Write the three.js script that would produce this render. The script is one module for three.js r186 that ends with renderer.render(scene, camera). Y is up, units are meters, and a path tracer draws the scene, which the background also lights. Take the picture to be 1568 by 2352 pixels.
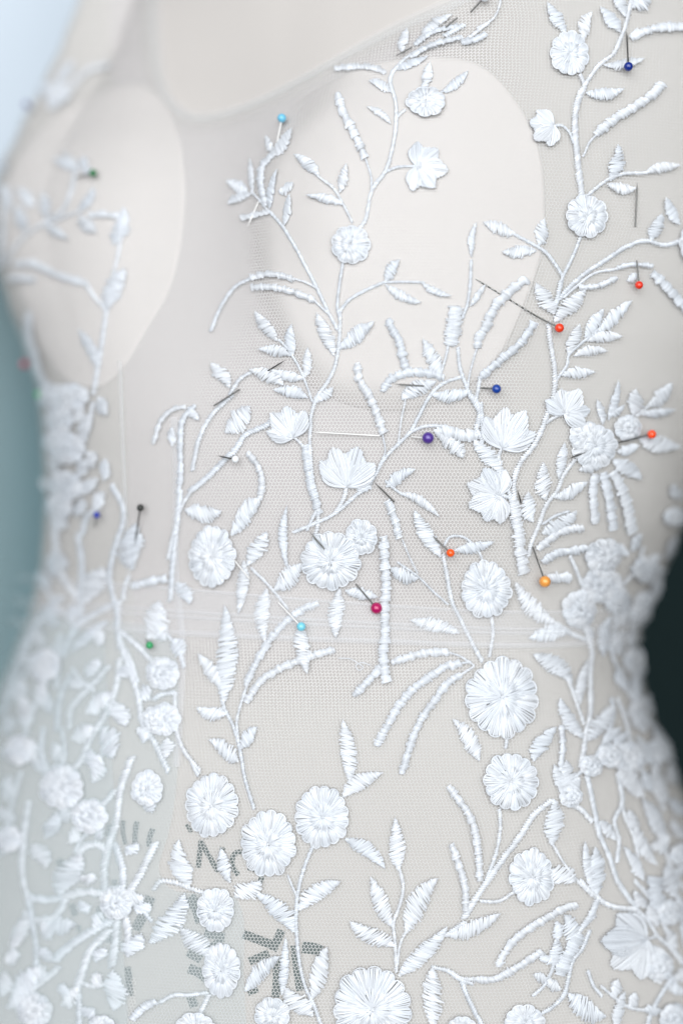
import * as THREE from 'three';
import { RectAreaLightUniformsLib } from 'three/addons/lights/RectAreaLightUniformsLib.js';
import { ImprovedNoise } from 'three/addons/math/ImprovedNoise.js';

// ---------------------------------------------------------------- camera, light, exposure
const S = 0.0002, D = 0.65, CX = 784, CY = 1176;          // metres per drawing unit at the bodice, viewing distance
const scene = new THREE.Scene();
const camera = new THREE.PerspectiveCamera(2 * Math.atan(CY * S / D) * 180 / Math.PI, 2 / 3, 0.05, 20);
camera.position.set(0, 0, D);
camera.lookAt(0, 0, 0);
camera.focus = 0.648;
camera.userData.fStop = 1.05;
const renderer = new THREE.WebGLRenderer({ antialias: true });
renderer.toneMapping = THREE.LinearToneMapping;
renderer.toneMappingExposure = 1.24;
renderer.shadowMap.enabled = true;
scene.background = new THREE.Color(0.0005, 0.004, 0.0045);
RectAreaLightUniformsLib.init();
function panel(color, intensity, w, h, x, y, z) {
  const l = new THREE.RectAreaLight(color, intensity, w, h);
  l.position.set(x, y, z); l.lookAt(0, 0, -0.05); scene.add(l); return l;
}
panel(new THREE.Color(0.95, 0.975, 1.0), 3.1, 2.4, 2.4, -0.55, 0.6, 2.15);      // tall bright window, left of the camera
panel(new THREE.Color(0.97, 0.99, 0.98), 2.2, 3.0, 2.2, 0.9, 0.2, 2.6);      // pale room behind the camera

// ---------------------------------------------------------------- random, noise
let seed = 20240611;
const rnd = () => { seed |= 0; seed = seed + 0x6D2B79F5 | 0; let t = Math.imul(seed ^ seed >>> 15, 1 | seed); t = t + Math.imul(t ^ t >>> 7, 61 | t) ^ t; return ((t ^ t >>> 14) >>> 0) / 4294967296; };
const rr = (a, b) => a + (b - a) * rnd();
const noise = new ImprovedNoise();
const clamp = (x, a, b) => Math.min(b, Math.max(a, x));
const sm = (a, b, x) => { const t = clamp((x - a) / (b - a), 0, 1); return t * t * (3 - 2 * t); };

// ---------------------------------------------------------------- shape of the dress form
const DEEP = 0.12, BACK = 0.1, FE = (D + DEEP) / D;
const LEFT = [[-900, 470], [-620, 440], [-480, 400], [-300, 330], [0, 185], [100, 148], [200, 100], [300, 50], [400, 6], [500, -15], [600, -3], [700, 28], [800, 68], [900, 102], [1000, 112], [1150, 118], [1300, 106], [1400, 86], [1500, 48], [1600, 8], [1700, -30], [1900, -85], [2352, -170], [2900, -220], [3400, -210]];
const RIGHT = [[-900, 1000], [-620, 1030], [-480, 1090], [-300, 1300], [0, 1830], [300, 1860], [600, 1800], [800, 1720], [900, 1670], [1000, 1622], [1137, 1570], [1180, 1557], [1263, 1525], [1345, 1487], [1435, 1450], [1503, 1444], [1572, 1462], [1634, 1480], [1703, 1512], [1765, 1532], [1816, 1556], [1900, 1595], [2352, 1720], [2900, 1780], [3400, 1770]];
function table(t, y) {
  if (y <= t[0][0]) return t[0][1];
  for (let i = 1; i < t.length; i++) if (y <= t[i][0]) {
    const k = sm(t[i - 1][0], t[i][0], y) * 0.35 + (y - t[i - 1][0]) / (t[i][0] - t[i - 1][0]) * 0.65;
    return t[i - 1][1] + (t[i][1] - t[i - 1][1]) * k;
  }
  return t[t.length - 1][1];
}
const XC = 0.03;
const edgeCache = new Map();
function edges(y) {
  const key = Math.round(y * 4000);
  let e = edgeCache.get(key);
  if (!e) {
    const py = CY - (key / 4000) / (S * FE);
    e = [(table(LEFT, py) - CX) * S * FE, (table(RIGHT, py) - CX) * S * FE];
    edgeCache.set(key, e);
  }
  const e2 = e;
  return e2;
}
const bump = (x, y, px, py, sx, sy) => { const a = (x - (px - CX) * S) / (sx * S), b = (y - (CY - py) * S) / (sy * S); return Math.exp(-0.5 * (a * a + b * b)); };
function deepAt(y) { return DEEP - 0.012 * Math.exp(-Math.pow((CY - y / S - 1420) / 330, 2)) * 0; }
function zf(x, y) {                                        // front of the form, in metres
  const [l, r] = edges(y), u = x > XC ? (x - XC) / (r - XC) : (XC - x) / (XC - l);
  if (u >= 1) return -9;
  const py = CY - y / S, body = Math.sqrt(Math.max(0, 1 - Math.pow(u, x > XC ? 2.7 : 2.5)));
  let z = -deepAt(y) * (1 - body);
  const f = Math.min(1, body * 1.6);
  z += f * (0.011 * bump(x, y, 930, 590, 240, 270) + 0.006 * bump(x, y, 190, 560, 170, 250) - 0.026 * sm(1000, 450, py) * sm(0.0, -0.1, x));
  z -= f * (0.008 * bump(x, y, 520, 420, 130, 320) + 0.008 * Math.exp(-Math.pow((py - 1420) / 230, 2)) + 0.012 * sm(300, -500, py) + 0.034 * sm(460, -80, py) * sm(0.07, -0.03, x));
  return z;
}
function normalAt(x, y) {
  const h = 0.0012, a = zf(x - h, y), b = zf(x + h, y), c = zf(x, y - h), d = zf(x, y + h);
  const dx = a < -1 ? 3 : b < -1 ? -3 : (a - b) / (2 * h), dy = c < -1 || d < -1 ? 0 : (c - d) / (2 * h);
  return new THREE.Vector3(clamp(dx, -6, 6), clamp(dy, -2, 2), 1).normalize();
}
// where the line of sight through a drawing point meets the form: a table of points and normals on its surface
const G0 = -160, GX = 1740, GY0 = -200, GY = 2560, GS = 6, NX = Math.round((GX - G0) / GS) + 1, NY = Math.round((GY - GY0) / GS) + 1;
const gp = new Float32Array(NX * NY * 6);
for (let j = 0; j < NY; j++) {
  const py = GY0 + j * GS, Y = (CY - py) * S, mid = Math.round((880 - G0) / GS);
  const solve = (i) => {
    const X = (G0 + i * GS - CX) * S, at = (z) => (D - z) / D;
    let z0 = 0.05, z1 = null;
    for (let z = 0.05; z > -DEEP - 0.001; z -= 0.003) { if (z < zf(X * at(z), Y * at(z))) { z1 = z; break; } z0 = z; }
    if (z1 === null) return false;
    for (let k = 0; k < 12; k++) { const m = (z0 + z1) / 2; if (m < zf(X * at(m), Y * at(m))) z1 = m; else z0 = m; }
    const x = X * at(z1), y = Y * at(z1), n = normalAt(x, y);
    gp.set([x, y, z1, n.x, n.y, n.z], (j * NX + i) * 6); return true;
  };
  for (const dir of [1, -1]) {
    let last = null;
    for (let i = mid; i >= 0 && i < NX; i += dir) {
      if (last === null && !solve(i)) last = i - dir;
      if (last !== null) {                                 // past the outline: goes on round the side
        const o = (j * NX + last) * 6, k = Math.abs(i - last) * GS * S;
        gp.set([gp[o] + dir * k * 0.55, gp[o + 1], gp[o + 2] - k * 0.9, dir * 0.97, 0, 0.24], (j * NX + i) * 6);
      }
    }
  }
}
function surf(px, py, h, out) {                            // h in millimetres above the form
  const a = clamp((px - G0) / GS, 0, NX - 1.001), b = clamp((py - GY0) / GS, 0, NY - 1.001), i = Math.floor(a), j = Math.floor(b), u = a - i, v = b - j;
  const o = (j * NX + i) * 6, w = [(1 - u) * (1 - v), u * (1 - v), (1 - u) * v, u * v], at = [o, o + 6, o + NX * 6, o + NX * 6 + 6];
  let x = 0, y = 0, z = 0, nx = 0, ny = 0, nz = 0;
  for (let k = 0; k < 4; k++) { const q = at[k], m = w[k]; x += gp[q] * m; y += gp[q + 1] * m; z += gp[q + 2] * m; nx += gp[q + 3] * m; ny += gp[q + 4] * m; nz += gp[q + 5] * m; }
  const e = h * 0.001 / Math.hypot(nx, ny, nz);
  out[0] = x + nx * e; out[1] = y + ny * e; out[2] = z + nz * e;
  return out;
}

// ---------------------------------------------------------------- naming
const used = {};
function numbered(name) { const n = used[name] = (used[name] ?? -1) + 1; return n ? name + '_' + String(n).padStart(3, '0') : name; }
function tag(o, label, category, group, kind) {
  if (label) o.userData.label = label; if (category) o.userData.category = category; if (group) o.userData.group = group; if (kind) o.userData.kind = kind; return o;
}
function mesh(name, geo, mat, parent) {
  const m = new THREE.Mesh(geo, mat); m.name = numbered(name); m.castShadow = m.receiveShadow = true; (parent ?? scene).add(m); return m;
}
function group(name, label, category, grp) { const g = new THREE.Group(); g.name = numbered(name); scene.add(g); return tag(g, label, category, grp); }

// ---------------------------------------------------------------- materials
const col = (r, g, b) => new THREE.Color().setRGB(r, g, b);
const std = (c, roughness, more = {}) => new THREE.MeshStandardMaterial({ color: c, roughness, side: THREE.DoubleSide, ...more });
function dataTex(w, h, fn, srgb) {
  const d = new Uint8Array(w * h * 4);
  for (let y = 0; y < h; y++) for (let x = 0; x < w; x++) { const c = fn(x, y), o = (y * w + x) * 4; d[o] = c[0] * 255; d[o + 1] = c[1] * 255; d[o + 2] = c[2] * 255; d[o + 3] = 255; }
  const t = new THREE.DataTexture(d, w, h); t.wrapS = t.wrapT = THREE.RepeatWrapping; t.magFilter = THREE.LinearFilter; t.needsUpdate = true;
  if (srgb) t.colorSpace = THREE.SRGBColorSpace; return t;
}
// hexagonal net: distance to the nearest cell edge, one tile = 1 x sqrt(3) cells
function netTexture(thick, soft) {
  const W = 160, H = 276, q = Math.sqrt(3);
  return dataTex(W, H, (ix, iy) => {
    const x = (ix + 0.5) / W, y = (iy + 0.5) / H * q, ds = [];
    for (let a = -1; a <= 2; a++) for (let b = -1; b <= 2; b++) { ds.push(Math.hypot(x - a, y - b * q)); ds.push(Math.hypot(x - a - 0.5, y - (b + 0.5) * q)); }
    ds.sort((m, n) => m - n);
    const edge = (ds[1] - ds[0]) * 0.5 / 0.9, v = 1 - sm(thick - soft, thick + soft, edge), c = v * 0.97;
    return [c, c, c];
  });
}
const CELL = 0.00168;
function netMaterial(thick, color, cell = CELL, turn = 0, extra = {}) {
  const t = netTexture(thick, 0.05); t.repeat.set(1 / cell, 1 / (cell * Math.sqrt(3))); t.rotation = turn;
  return std(color, 0.8, { alphaMap: t, transparent: true, ...extra });
}
const weave = dataTex(128, 128, (x, y) => { const v = 0.5 + 0.25 * Math.sin(x * Math.PI / 4) * Math.cos(y * Math.PI / 4) + 0.2 * rnd(); return [v, v, v]; });
weave.repeat.set(1 / 0.012, 1 / 0.012);
const M = {
  form: std(col(0.575, 0.54, 0.515), 0.85, { bumpMap: weave, bumpScale: 0.00008 }),
  print: std(col(0.08, 0.11, 0.11), 0.8),
  cup: std(col(0.70, 0.65, 0.63), 0.75, { vertexColors: true, transparent: true, bumpMap: weave, bumpScale: 0.00004 }),
  net: netMaterial(0.07, col(0.80, 0.79, 0.785), CELL, 0, { opacity: 0.8 }),
  net2: std(col(0.56, 0.585, 0.575), 0.8, { transparent: true, opacity: 0.16 }),
  lining: std(col(0.77, 0.715, 0.715), 0.85, { transparent: true, opacity: 0.62, vertexColors: true }),
  haze: std(col(0.68, 0.76, 0.785), 0.85, { transparent: true, opacity: 0.22 }),
  band: std(col(0.84, 0.85, 0.88), 0.8, { transparent: true, opacity: 0.26 }),
  edge: std(col(0.84, 0.86, 0.89), 0.8, { transparent: true, opacity: 0.13 }),
  steel: std(col(0.16, 0.16, 0.155), 0.32, { metalness: 0.9 }),
  silver: std(col(0.82, 0.81, 0.80), 0.35, { metalness: 0.15 }),
};
const threads = [[0.665, 0.69, 0.735], [0.645, 0.675, 0.725], [0.68, 0.70, 0.74]].map((c) => new THREE.MeshPhysicalMaterial({ color: col(...c), roughness: 0.33, ior: 1.7, vertexColors: true, side: THREE.DoubleSide }));
const thread = () => threads[Math.floor(rnd() * 3)];

// ---------------------------------------------------------------- the setting behind
function sheet(name, x0, x1, y0, y1, nx, ny, zfn, mat) {
  const pos = [], idx = [], uv = [];
  for (let j = 0; j <= ny; j++) for (let i = 0; i <= nx; i++) { const x = x0 + (x1 - x0) * i / nx, y = y0 + (y1 - y0) * j / ny; pos.push(x, y, zfn(x, y)); uv.push(x, y); }
  for (let j = 0; j < ny; j++) for (let i = 0; i < nx; i++) { const a = j * (nx + 1) + i; idx.push(a, a + 1, a + nx + 2, a, a + nx + 2, a + nx + 1); }
  const g = new THREE.BufferGeometry(); g.setAttribute('position', new THREE.Float32BufferAttribute(pos, 3)); g.setAttribute('uv', new THREE.Float32BufferAttribute(uv, 2)); g.setIndex(idx); g.computeVertexNormals();
  return mesh(name, g, mat);
}
tag(sheet('wall', -2.5, 2.5, -2, 2, 2, 2, () => -1.5, std(col(0.006, 0.022, 0.024), 0.9)), 'unlit dark teal wall far behind the dress form', null, null, 'structure');
tag(sheet('curtain', -1.5, -0.12, -1.4, 1.4, 240, 40, (x, y) => -0.55 + 0.06 * Math.sin((x + 0.05 * y) * 34 + 1.2) + 0.02 * Math.sin(x * 17 + 1.3 + 0.8 * y) - 0.16 * Math.exp(-Math.pow((x + 0.252 + 0.02 * y) / 0.02, 2)) + 0.006 * noise.noise(x * 9, y * 3, 2), std(col(0.56, 0.70, 0.73), 0.9)),
  'grey teal curtain in soft folds, blurred, left of the waist', 'curtain');
tag(sheet('hanging_cloth', -1.0, -0.14, 0.235, 1.2, 160, 40, (x, y) => -0.34 + 0.012 * Math.sin(x * 31) + 0.01 * noise.noise(x * 7, y * 5, 8), std(col(0.63, 0.70, 0.775), 0.9)),
  'bright white cloth hanging behind the shoulder, in the top left corner', 'cloth');

// ---------------------------------------------------------------- the form and the layers sewn round it
const NU = 420, NV = 440, Y0 = -0.42, Y1 = 0.4;
const ring = (() => {
  const P = new Float32Array((NU + 1) * (NV + 1) * 3), U = new Float32Array((NU + 1) * (NV + 1) * 2);
  for (let j = 0; j <= NV; j++) {
    const y = Y0 + (Y1 - Y0) * j / NV, [l, r] = edges(y); let arc = 0, ox = 0, oz = 0;
    for (let i = 0; i <= NU; i++) {
      const k = i / NU * 2, half = k <= 1 ? k : 2 - k;     // 0..1 front from left to right, 1..2 back again
      let u = -Math.cos(half * Math.PI);
      const x = u > 0 ? XC + u * (r - XC) : XC + u * (XC - l);
      let z = k > 0 && k < 1 ? Math.max(zf(x, y), -DEEP) : -DEEP - BACK * Math.sqrt(Math.max(0, 1 - u * u));
      if (k === 0 || k === 1 || k === 2) z = -DEEP;
      arc += i ? Math.hypot(x - ox, z - oz) : 0; ox = x; oz = z;
      const o = j * (NU + 1) + i; P.set([x, y, z], o * 3); U.set([arc, y], o * 2);
    }
  }
  const idx = [];
  for (let j = 0; j < NV; j++) for (let i = 0; i < NU; i++) { const a = j * (NU + 1) + i; idx.push(a, a + 1, a + NU + 2, a, a + NU + 2, a + NU + 1); }
  const g = new THREE.BufferGeometry(); g.setAttribute('position', new THREE.BufferAttribute(P, 3)); g.setIndex(idx); g.computeVertexNormals();
  const N = g.attributes.normal.array;
  for (let j = 0; j <= NV; j++) { const a = j * (NU + 1) * 3, b = a + NU * 3; for (let c = 0; c < 3; c++) N[a + c] = N[b + c] = (N[a + c] + N[b + c]); const m = Math.hypot(N[a], N[a + 1], N[a + 2]) || 1; for (let c = 0; c < 3; c++) { N[a + c] /= m; N[b + c] /= m; } }
  return { P, U, N, idx };
})();
const toDraw = (x, y, z) => [CX + x * D / (D - z) / S, CY - y * D / (D - z) / S];
function layer(offset, keep, sheer) {                             // the form's outline grown by offset (m or a function), cut where keep < 0
  const n = ring.P.length / 3, pos = [], nor = [], uv = [], tint = [], f = new Float32Array(n);
  for (let i = 0; i < n; i++) {
    const q = i * 3, x = ring.P[q], y = ring.P[q + 1], z = ring.P[q + 2], [dx, dy] = toDraw(x, y, z), front = ring.N[q + 2];
    const o = typeof offset === 'number' ? offset : offset(dx, dy, z, ring.U[i * 2]);
    for (let c = 0; c < 3; c++) { pos.push(ring.P[q + c] + ring.N[q + c] * o); nor.push(ring.N[q + c]); }
    uv.push(ring.U[i * 2], ring.U[i * 2 + 1]); if (sheer) tint.push(1, 1, 1, sheer(dx, dy));
    f[i] = keep ? keep(dx, dy, z, front) : 1;
  }
  const idx = [], cutCache = new Map();
  const cut = (a, b) => {
    const key = a < b ? a * n + b : b * n + a; let v = cutCache.get(key);
    if (v === undefined) {
      const t = f[a] / (f[a] - f[b]); v = pos.length / 3;
      for (let c = 0; c < 3; c++) { pos.push(pos[a * 3 + c] + (pos[b * 3 + c] - pos[a * 3 + c]) * t); nor.push(nor[a * 3 + c] + (nor[b * 3 + c] - nor[a * 3 + c]) * t); }
      for (let c = 0; c < 2; c++) uv.push(uv[a * 2 + c] + (uv[b * 2 + c] - uv[a * 2 + c]) * t);
      if (sheer) tint.push(1, 1, 1, tint[a * 4 + 3] + (tint[b * 4 + 3] - tint[a * 4 + 3]) * t);
      cutCache.set(key, v);
    }
    return v;
  };
  for (let t = 0; t < ring.idx.length; t += 3) {
    const v = [ring.idx[t], ring.idx[t + 1], ring.idx[t + 2]], out = [];
    for (let k = 0; k < 3; k++) { const a = v[k], b = v[(k + 1) % 3]; if (f[a] >= 0) out.push(a); if ((f[a] >= 0) !== (f[b] >= 0)) out.push(cut(a, b)); }
    for (let k = 2; k < out.length; k++) idx.push(out[0], out[k - 1], out[k]);
  }
  const g = new THREE.BufferGeometry(); g.setAttribute('position', new THREE.Float32BufferAttribute(pos, 3)); g.setAttribute('normal', new THREE.Float32BufferAttribute(nor, 3)); g.setAttribute('uv', new THREE.Float32BufferAttribute(uv, 2)); g.setIndex(idx);
  if (sheer) g.setAttribute('color', new THREE.Float32BufferAttribute(tint, 4));
  return g;
}
// smooth closed or open outlines in drawing units
const V2 = (s) => s.trim().split(/\s+/).map((p) => new THREE.Vector2(...p.split(',').map(Number)));
function smooth(pts, step, closed) {
  const c = new THREE.CatmullRomCurve3(pts.map((p) => new THREE.Vector3(p.x, p.y, 0)), !!closed, 'centripetal'), n = Math.max(2, Math.ceil(c.getLength() / step));
  return c.getSpacedPoints(n).map((p) => new THREE.Vector2(p.x, p.y));
}
function signedIn(poly) {                                  // > 0 inside
  return (x, y) => {
    let inside = false, d = 1e9;
    for (let i = 0, j = poly.length - 1; i < poly.length; j = i++) {
      const a = poly[i], b = poly[j];
      if ((a.y > y) !== (b.y > y) && x < (b.x - a.x) * (y - a.y) / (b.y - a.y) + a.x) inside = !inside;
      const ex = b.x - a.x, ey = b.y - a.y, t = clamp(((x - a.x) * ex + (y - a.y) * ey) / (ex * ex + ey * ey || 1), 0, 1);
      d = Math.min(d, Math.hypot(x - a.x - ex * t, y - a.y - ey * t));
    }
    return inside ? d : -d;
  };
}
const neckLine = smooth(V2('372,-200 366,-60 363,40 366,120 376,190 398,240 436,270 490,272 560,252 640,216 730,168 830,112 930,60 1040,10 1150,-50 1300,-140'), 10);
const inNeck = signedIn([...neckLine, new THREE.Vector2(1300, -900), new THREE.Vector2(372, -900)]);
const form = group('dress_form', 'beige cloth covered dress form showing bare in the scooped neckline', 'dress form');
mesh('torso', layer(0), M.form, form);

// ribbons and shapes laid on the form
function ribbon(pts, width, h, taper) {                    // flat strip, width in drawing units (number or function of 0..1)
  const pos = [], idx = [], uv = [], o = [0, 0, 0]; let arc = 0;
  pts.forEach((p, i) => {
    const a = pts[Math.max(0, i - 1)], b = pts[Math.min(pts.length - 1, i + 1)], L = Math.hypot(b.x - a.x, b.y - a.y) || 1, nx = -(b.y - a.y) / L, ny = (b.x - a.x) / L, w = typeof width === 'function' ? width(i / (pts.length - 1)) : width;
    arc += i ? p.distanceTo(pts[i - 1]) * S : 0;
    for (let k = -2; k <= 2; k++) { surf(p.x + nx * w * k / 4, p.y + ny * w * k / 4, h + (taper ?? 0) * (1 - k * k / 4), o); pos.push(...o); uv.push(arc, w * k / 4 * S); }
  });
  for (let i = 0; i < pts.length - 1; i++) for (let k = 0; k < 4; k++) { const a = i * 5 + k; idx.push(a, a + 1, a + 6, a, a + 6, a + 5); }
  const g = new THREE.BufferGeometry(); g.setAttribute('position', new THREE.Float32BufferAttribute(pos, 3)); g.setAttribute('uv', new THREE.Float32BufferAttribute(uv, 2)); g.setIndex(idx); g.computeVertexNormals(); return g;
}
function joined(list) {                                    // joins indexed geometries that carry position and uv
  const pos = [], uv = [], idx = [];
  for (const g of list) { const n = pos.length / 3; pos.push(...g.attributes.position.array); uv.push(...g.attributes.uv.array); for (const i of g.index.array) idx.push(i + n); }
  const g = new THREE.BufferGeometry(); g.setAttribute('position', new THREE.Float32BufferAttribute(pos, 3)); g.setAttribute('uv', new THREE.Float32BufferAttribute(uv, 2)); g.setIndex(idx); g.computeVertexNormals(); return g;
}
// printing on the form, hip height: each character or fragment that shows through the net
const printAt = (x, y) => new THREE.Vector2(81.7 + x * 0.448, 1862 + y * 0.448);
function glyph(spec) {
  mesh('printed_letter', joined(spec.split(';').map((s) => { const [w, ...p] = s.trim().split(/\s+/); return ribbon(smooth(p.map((q) => printAt(...q.split(',').map(Number))), 4), +w * 0.448, 0.25); })), M.print, form);
}
for (const g of [
  '26 835,292 850,150; 26 848,158 936,312; 26 934,314 960,186', '26 1060,212 1030,214 1010,245 1016,295 1040,330', '28 1088,292 1120,298 1152,302 1158,340 1150,376',
  '46 1066,632 1140,660 1220,690; 44 1214,716 1262,612', '40 1096,772 1196,730', '42 1234,752 1238,850 1230,955', '40 1326,690 1340,810 1356,922', '60 1366,700 1420,706 1470,722', '30 1090,935 1140,915',
  '60 790,440 830,500 850,572', '44 866,628 970,648; 36 960,655 885,712', '44 780,725 850,764', '50 786,808 840,830 892,872', '46 796,950 816,1006', '20 775,70 800,110',
  '24 452,50 450,110 462,172', '28 520,55 512,120 512,186', '28 604,92 588,130 582,184', '24 382,68 366,128', '40 116,252 156,292', '60 392,384 420,384', '34 188,478 206,540', '30 328,490 322,570', '36 214,604 236,604', '52 592,440 560,520 512,612', '40 384,636 380,676', '30 460,670 462,716', '34 474,800 488,950',
]) glyph(g);

const dress = group('wedding_dress', 'unfinished white tulle dress with cups and lace fitted on the form', 'dress');
function cup(name, outline, feather) {
  const poly = smooth(V2(outline), 10, true), inside = signedIn(poly);
  const c = poly.reduce((a, p) => a.add(p), new THREE.Vector2()).multiplyScalar(1 / poly.length), pos = [], idx = [], uv = [], tint = [], o = [0, 0, 0], R = 40, n = poly.length - 1;
  for (let k = 0; k <= R; k++) for (let i = 0; i < n; i++) {
    const t = k < R - 8 ? k / (R - 8) * 0.94 : 0.94 + (k - R + 8) / 8 * 0.06, x = c.x + (poly[i].x - c.x) * t, y = c.y + (poly[i].y - c.y) * t, d = Math.abs(inside(x, y));
    surf(x, y, 0.5 + 0.7 * Math.sqrt(sm(0, 9, d)), o); pos.push(...o); tint.push(1, 1, 1, 1 - (1 - sm(0, 90, d)) * Math.max(sm(840, 640, x), 0.6 * sm(820, 930, y)) * feather); uv.push(x * S, y * S);
  }
  for (let k = 0; k < R; k++) for (let i = 0; i < n; i++) { const a = k * n + i, b = k * n + (i + 1) % n; idx.push(a, a + n, b + n, a, b + n, b); }
  const g = new THREE.BufferGeometry(); g.setAttribute('position', new THREE.Float32BufferAttribute(pos, 3)); g.setAttribute('uv', new THREE.Float32BufferAttribute(uv, 2)); g.setAttribute('color', new THREE.Float32BufferAttribute(tint, 4)); g.setIndex(idx); g.computeVertexNormals();
  mesh(name, g, M.cup, dress);
}
cup('bust_cup', '1000,132 1100,150 1180,226 1235,335 1250,450 1245,570 1212,680 1150,810 1075,890 980,935 870,945 760,915 660,840 590,720 560,590 560,450 590,340 650,260 740,200 850,150', 1);
cup('bust_cup', '325,198 375,235 410,310 425,400 424,500 410,600 385,680 340,755 285,845 230,890 160,880 100,800 60,700 20,600 8,500 20,420 70,330 130,270 210,220', 0);
mesh('tulle_lining', layer(0.0013 + 0.0001, (x, y, z) => z < -DEEP ? 1 : -inNeck(x, y + 8) - 0.01), M.net2, dress);
mesh('bodice_lining', layer(0.0004, (x, y, z) => z < -DEEP ? -1 : Math.min(x - 286 - (y - 830) * 0.04, 1290 - x, 1700 - y, -inNeck(x, y + 14)), (x, y) => sm(1290, 760, x) * sm(1700, 1330, y) * sm(0, 60, -inNeck(x, y + 14))), M.lining, dress);
mesh('tulle_overlay', layer((x, y) => 0.0019 + 0.0004 * noise.noise(x * 0.006, y * 0.006, 3.3), (x, y, z) => -inNeck(x, y) + (z < -DEEP ? 1e6 : 0)), M.net, dress);
mesh('neckline_edge', ribbon(neckLine, (t) => 24 + 8 * Math.sin(t * 9), 1.95, 0.15), M.edge, dress);
// waistband: a doubled strip of tulle with three corded seams
const top = smooth(V2('-40,1330 200,1336 420,1352 660,1372 900,1390 1100,1402 1260,1404 1400,1398 1480,1392'), 10), bot = smooth(V2('-60,1430 200,1442 420,1455 660,1466 900,1474 1100,1482 1260,1482 1400,1474 1480,1466'), 10);
const lineY = (pts, x) => { for (let i = 1; i < pts.length; i++) if (x <= pts[i].x) return pts[i - 1].y + (pts[i].y - pts[i - 1].y) * (x - pts[i - 1].x) / (pts[i].x - pts[i - 1].x); return pts[pts.length - 1].y; };
mesh('waistband', layer(0.0023, (x, y) => Math.min(y - lineY(top, x), lineY(bot, x) - y)), std(col(0.82, 0.81, 0.82), 0.8, { transparent: true, opacity: 0.24 }), dress);
for (const f of [0, 0.5, 0.62, 1]) mesh('waist_seam', ribbon(top.map((p) => new THREE.Vector2(p.x, p.y + (lineY(bot, p.x) - p.y) * f)), f === 1 ? 12 : 7, 2.45, 0.35), M.band, dress);
mesh('side_seam', ribbon(smooth(V2('282,830 288,1000 296,1180 304,1340'), 10), 9, 2.2, 0.3), M.band, dress);
mesh('side_seam', ribbon(smooth(V2('404,960 410,1100 408,1300 424,1480 418,1620 410,1760'), 10), 16, 2.2, 0.4), M.band, dress);
// loose skirt tulle gathered over the hip, in front of the lace there
const foldEdge = smooth(V2('300,1400 400,1480 415,1620 412,1760 400,1880 372,2010 420,2050 500,2020 556,2090 562,2250 572,2420 575,2700'), 10);
const foldX = (y) => { for (let i = 1; i < foldEdge.length; i++) if (y <= foldEdge[i].y) return foldEdge[i].x; return 575; };
mesh('skirt_tulle', layer((x, y) => 0.0023 + 0.00025 * Math.sin(x * 0.055 + 0.8 * Math.sin(y * 0.004)) + 0.0002 * noise.noise(x * 0.02, y * 0.004, 7), (x, y, z) => z < -DEEP ? Math.min(1, y - 1400) : Math.min(foldX(y) - x, y - 1400 - x * 0.1)), M.haze, dress);
mesh('skirt_tulle', layer((x, y) => 0.003 + 0.0003 * Math.sin(x * 0.04 + 2 + 0.9 * Math.sin(y * 0.003)), (x, y, z) => z < -DEEP ? Math.min(1, y - 1400) : Math.min(250 + 0.06 * (y - 1500) - x, y - 1330 - x * 0.6)), M.haze, dress);

// ---------------------------------------------------------------- embroidery: every stitch is a short raised thread
class Stitches {
  constructor() { this.p = []; this.i = []; this.c = []; }
  thread(pts, w) {                                         // pts: [x, y, h] in drawing units and mm; w: thread width
    const n = this.p.length / 3, o = [0, 0, 0], m = pts.length, tone = rr(0.8, 1.06);
    for (let k = 0; k < m; k++) {
      const a = pts[Math.max(0, k - 1)], b = pts[Math.min(m - 1, k + 1)], L = Math.hypot(b[0] - a[0], b[1] - a[1]) || 1, sx = -(b[1] - a[1]) / L * w / 2, sy = (b[0] - a[0]) / L * w / 2, [x, y, h] = pts[k], d = w * 0.2 * 0.62;
      this.p.push(...surf(x - sx, y - sy, h - d, o)); this.p.push(...surf(x, y, h, o)); this.p.push(...surf(x + sx, y + sy, h - d, o)); for (let c = 0; c < 9; c++) this.c.push(tone);
      if (k) for (let c = 0; c < 2; c++) { const q = n + (k - 1) * 3 + c; this.i.push(q, q + 1, q + 4, q, q + 4, q + 3); }
    }
  }
  build(name, mat, parent) {
    const at = parent.userData.origin ?? [0, 0, 0], p = this.p;
    for (let k = 0; k < p.length; k += 3) { p[k] -= at[0]; p[k + 1] -= at[1]; p[k + 2] -= at[2]; }
    const g = new THREE.BufferGeometry(); g.setAttribute('position', new THREE.Float32BufferAttribute(p, 3)); g.setAttribute('color', new THREE.Float32BufferAttribute(this.c, 3)); g.setIndex(this.i); g.computeVertexNormals();
    const m = new THREE.Mesh(g, mat); m.name = numbered(name); m.castShadow = m.receiveShadow = true; parent.add(m);
    if (parent.userData.origin && name === 'flower' || name === 'bud') m.userData.origin = at;
    return m;
  }
}
const softness = (x, y) => x < 360 ? 1.3 : 1;   // coarser threads where the lens blurs them
const H0 = 2.35;
let lift = 0;
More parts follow.
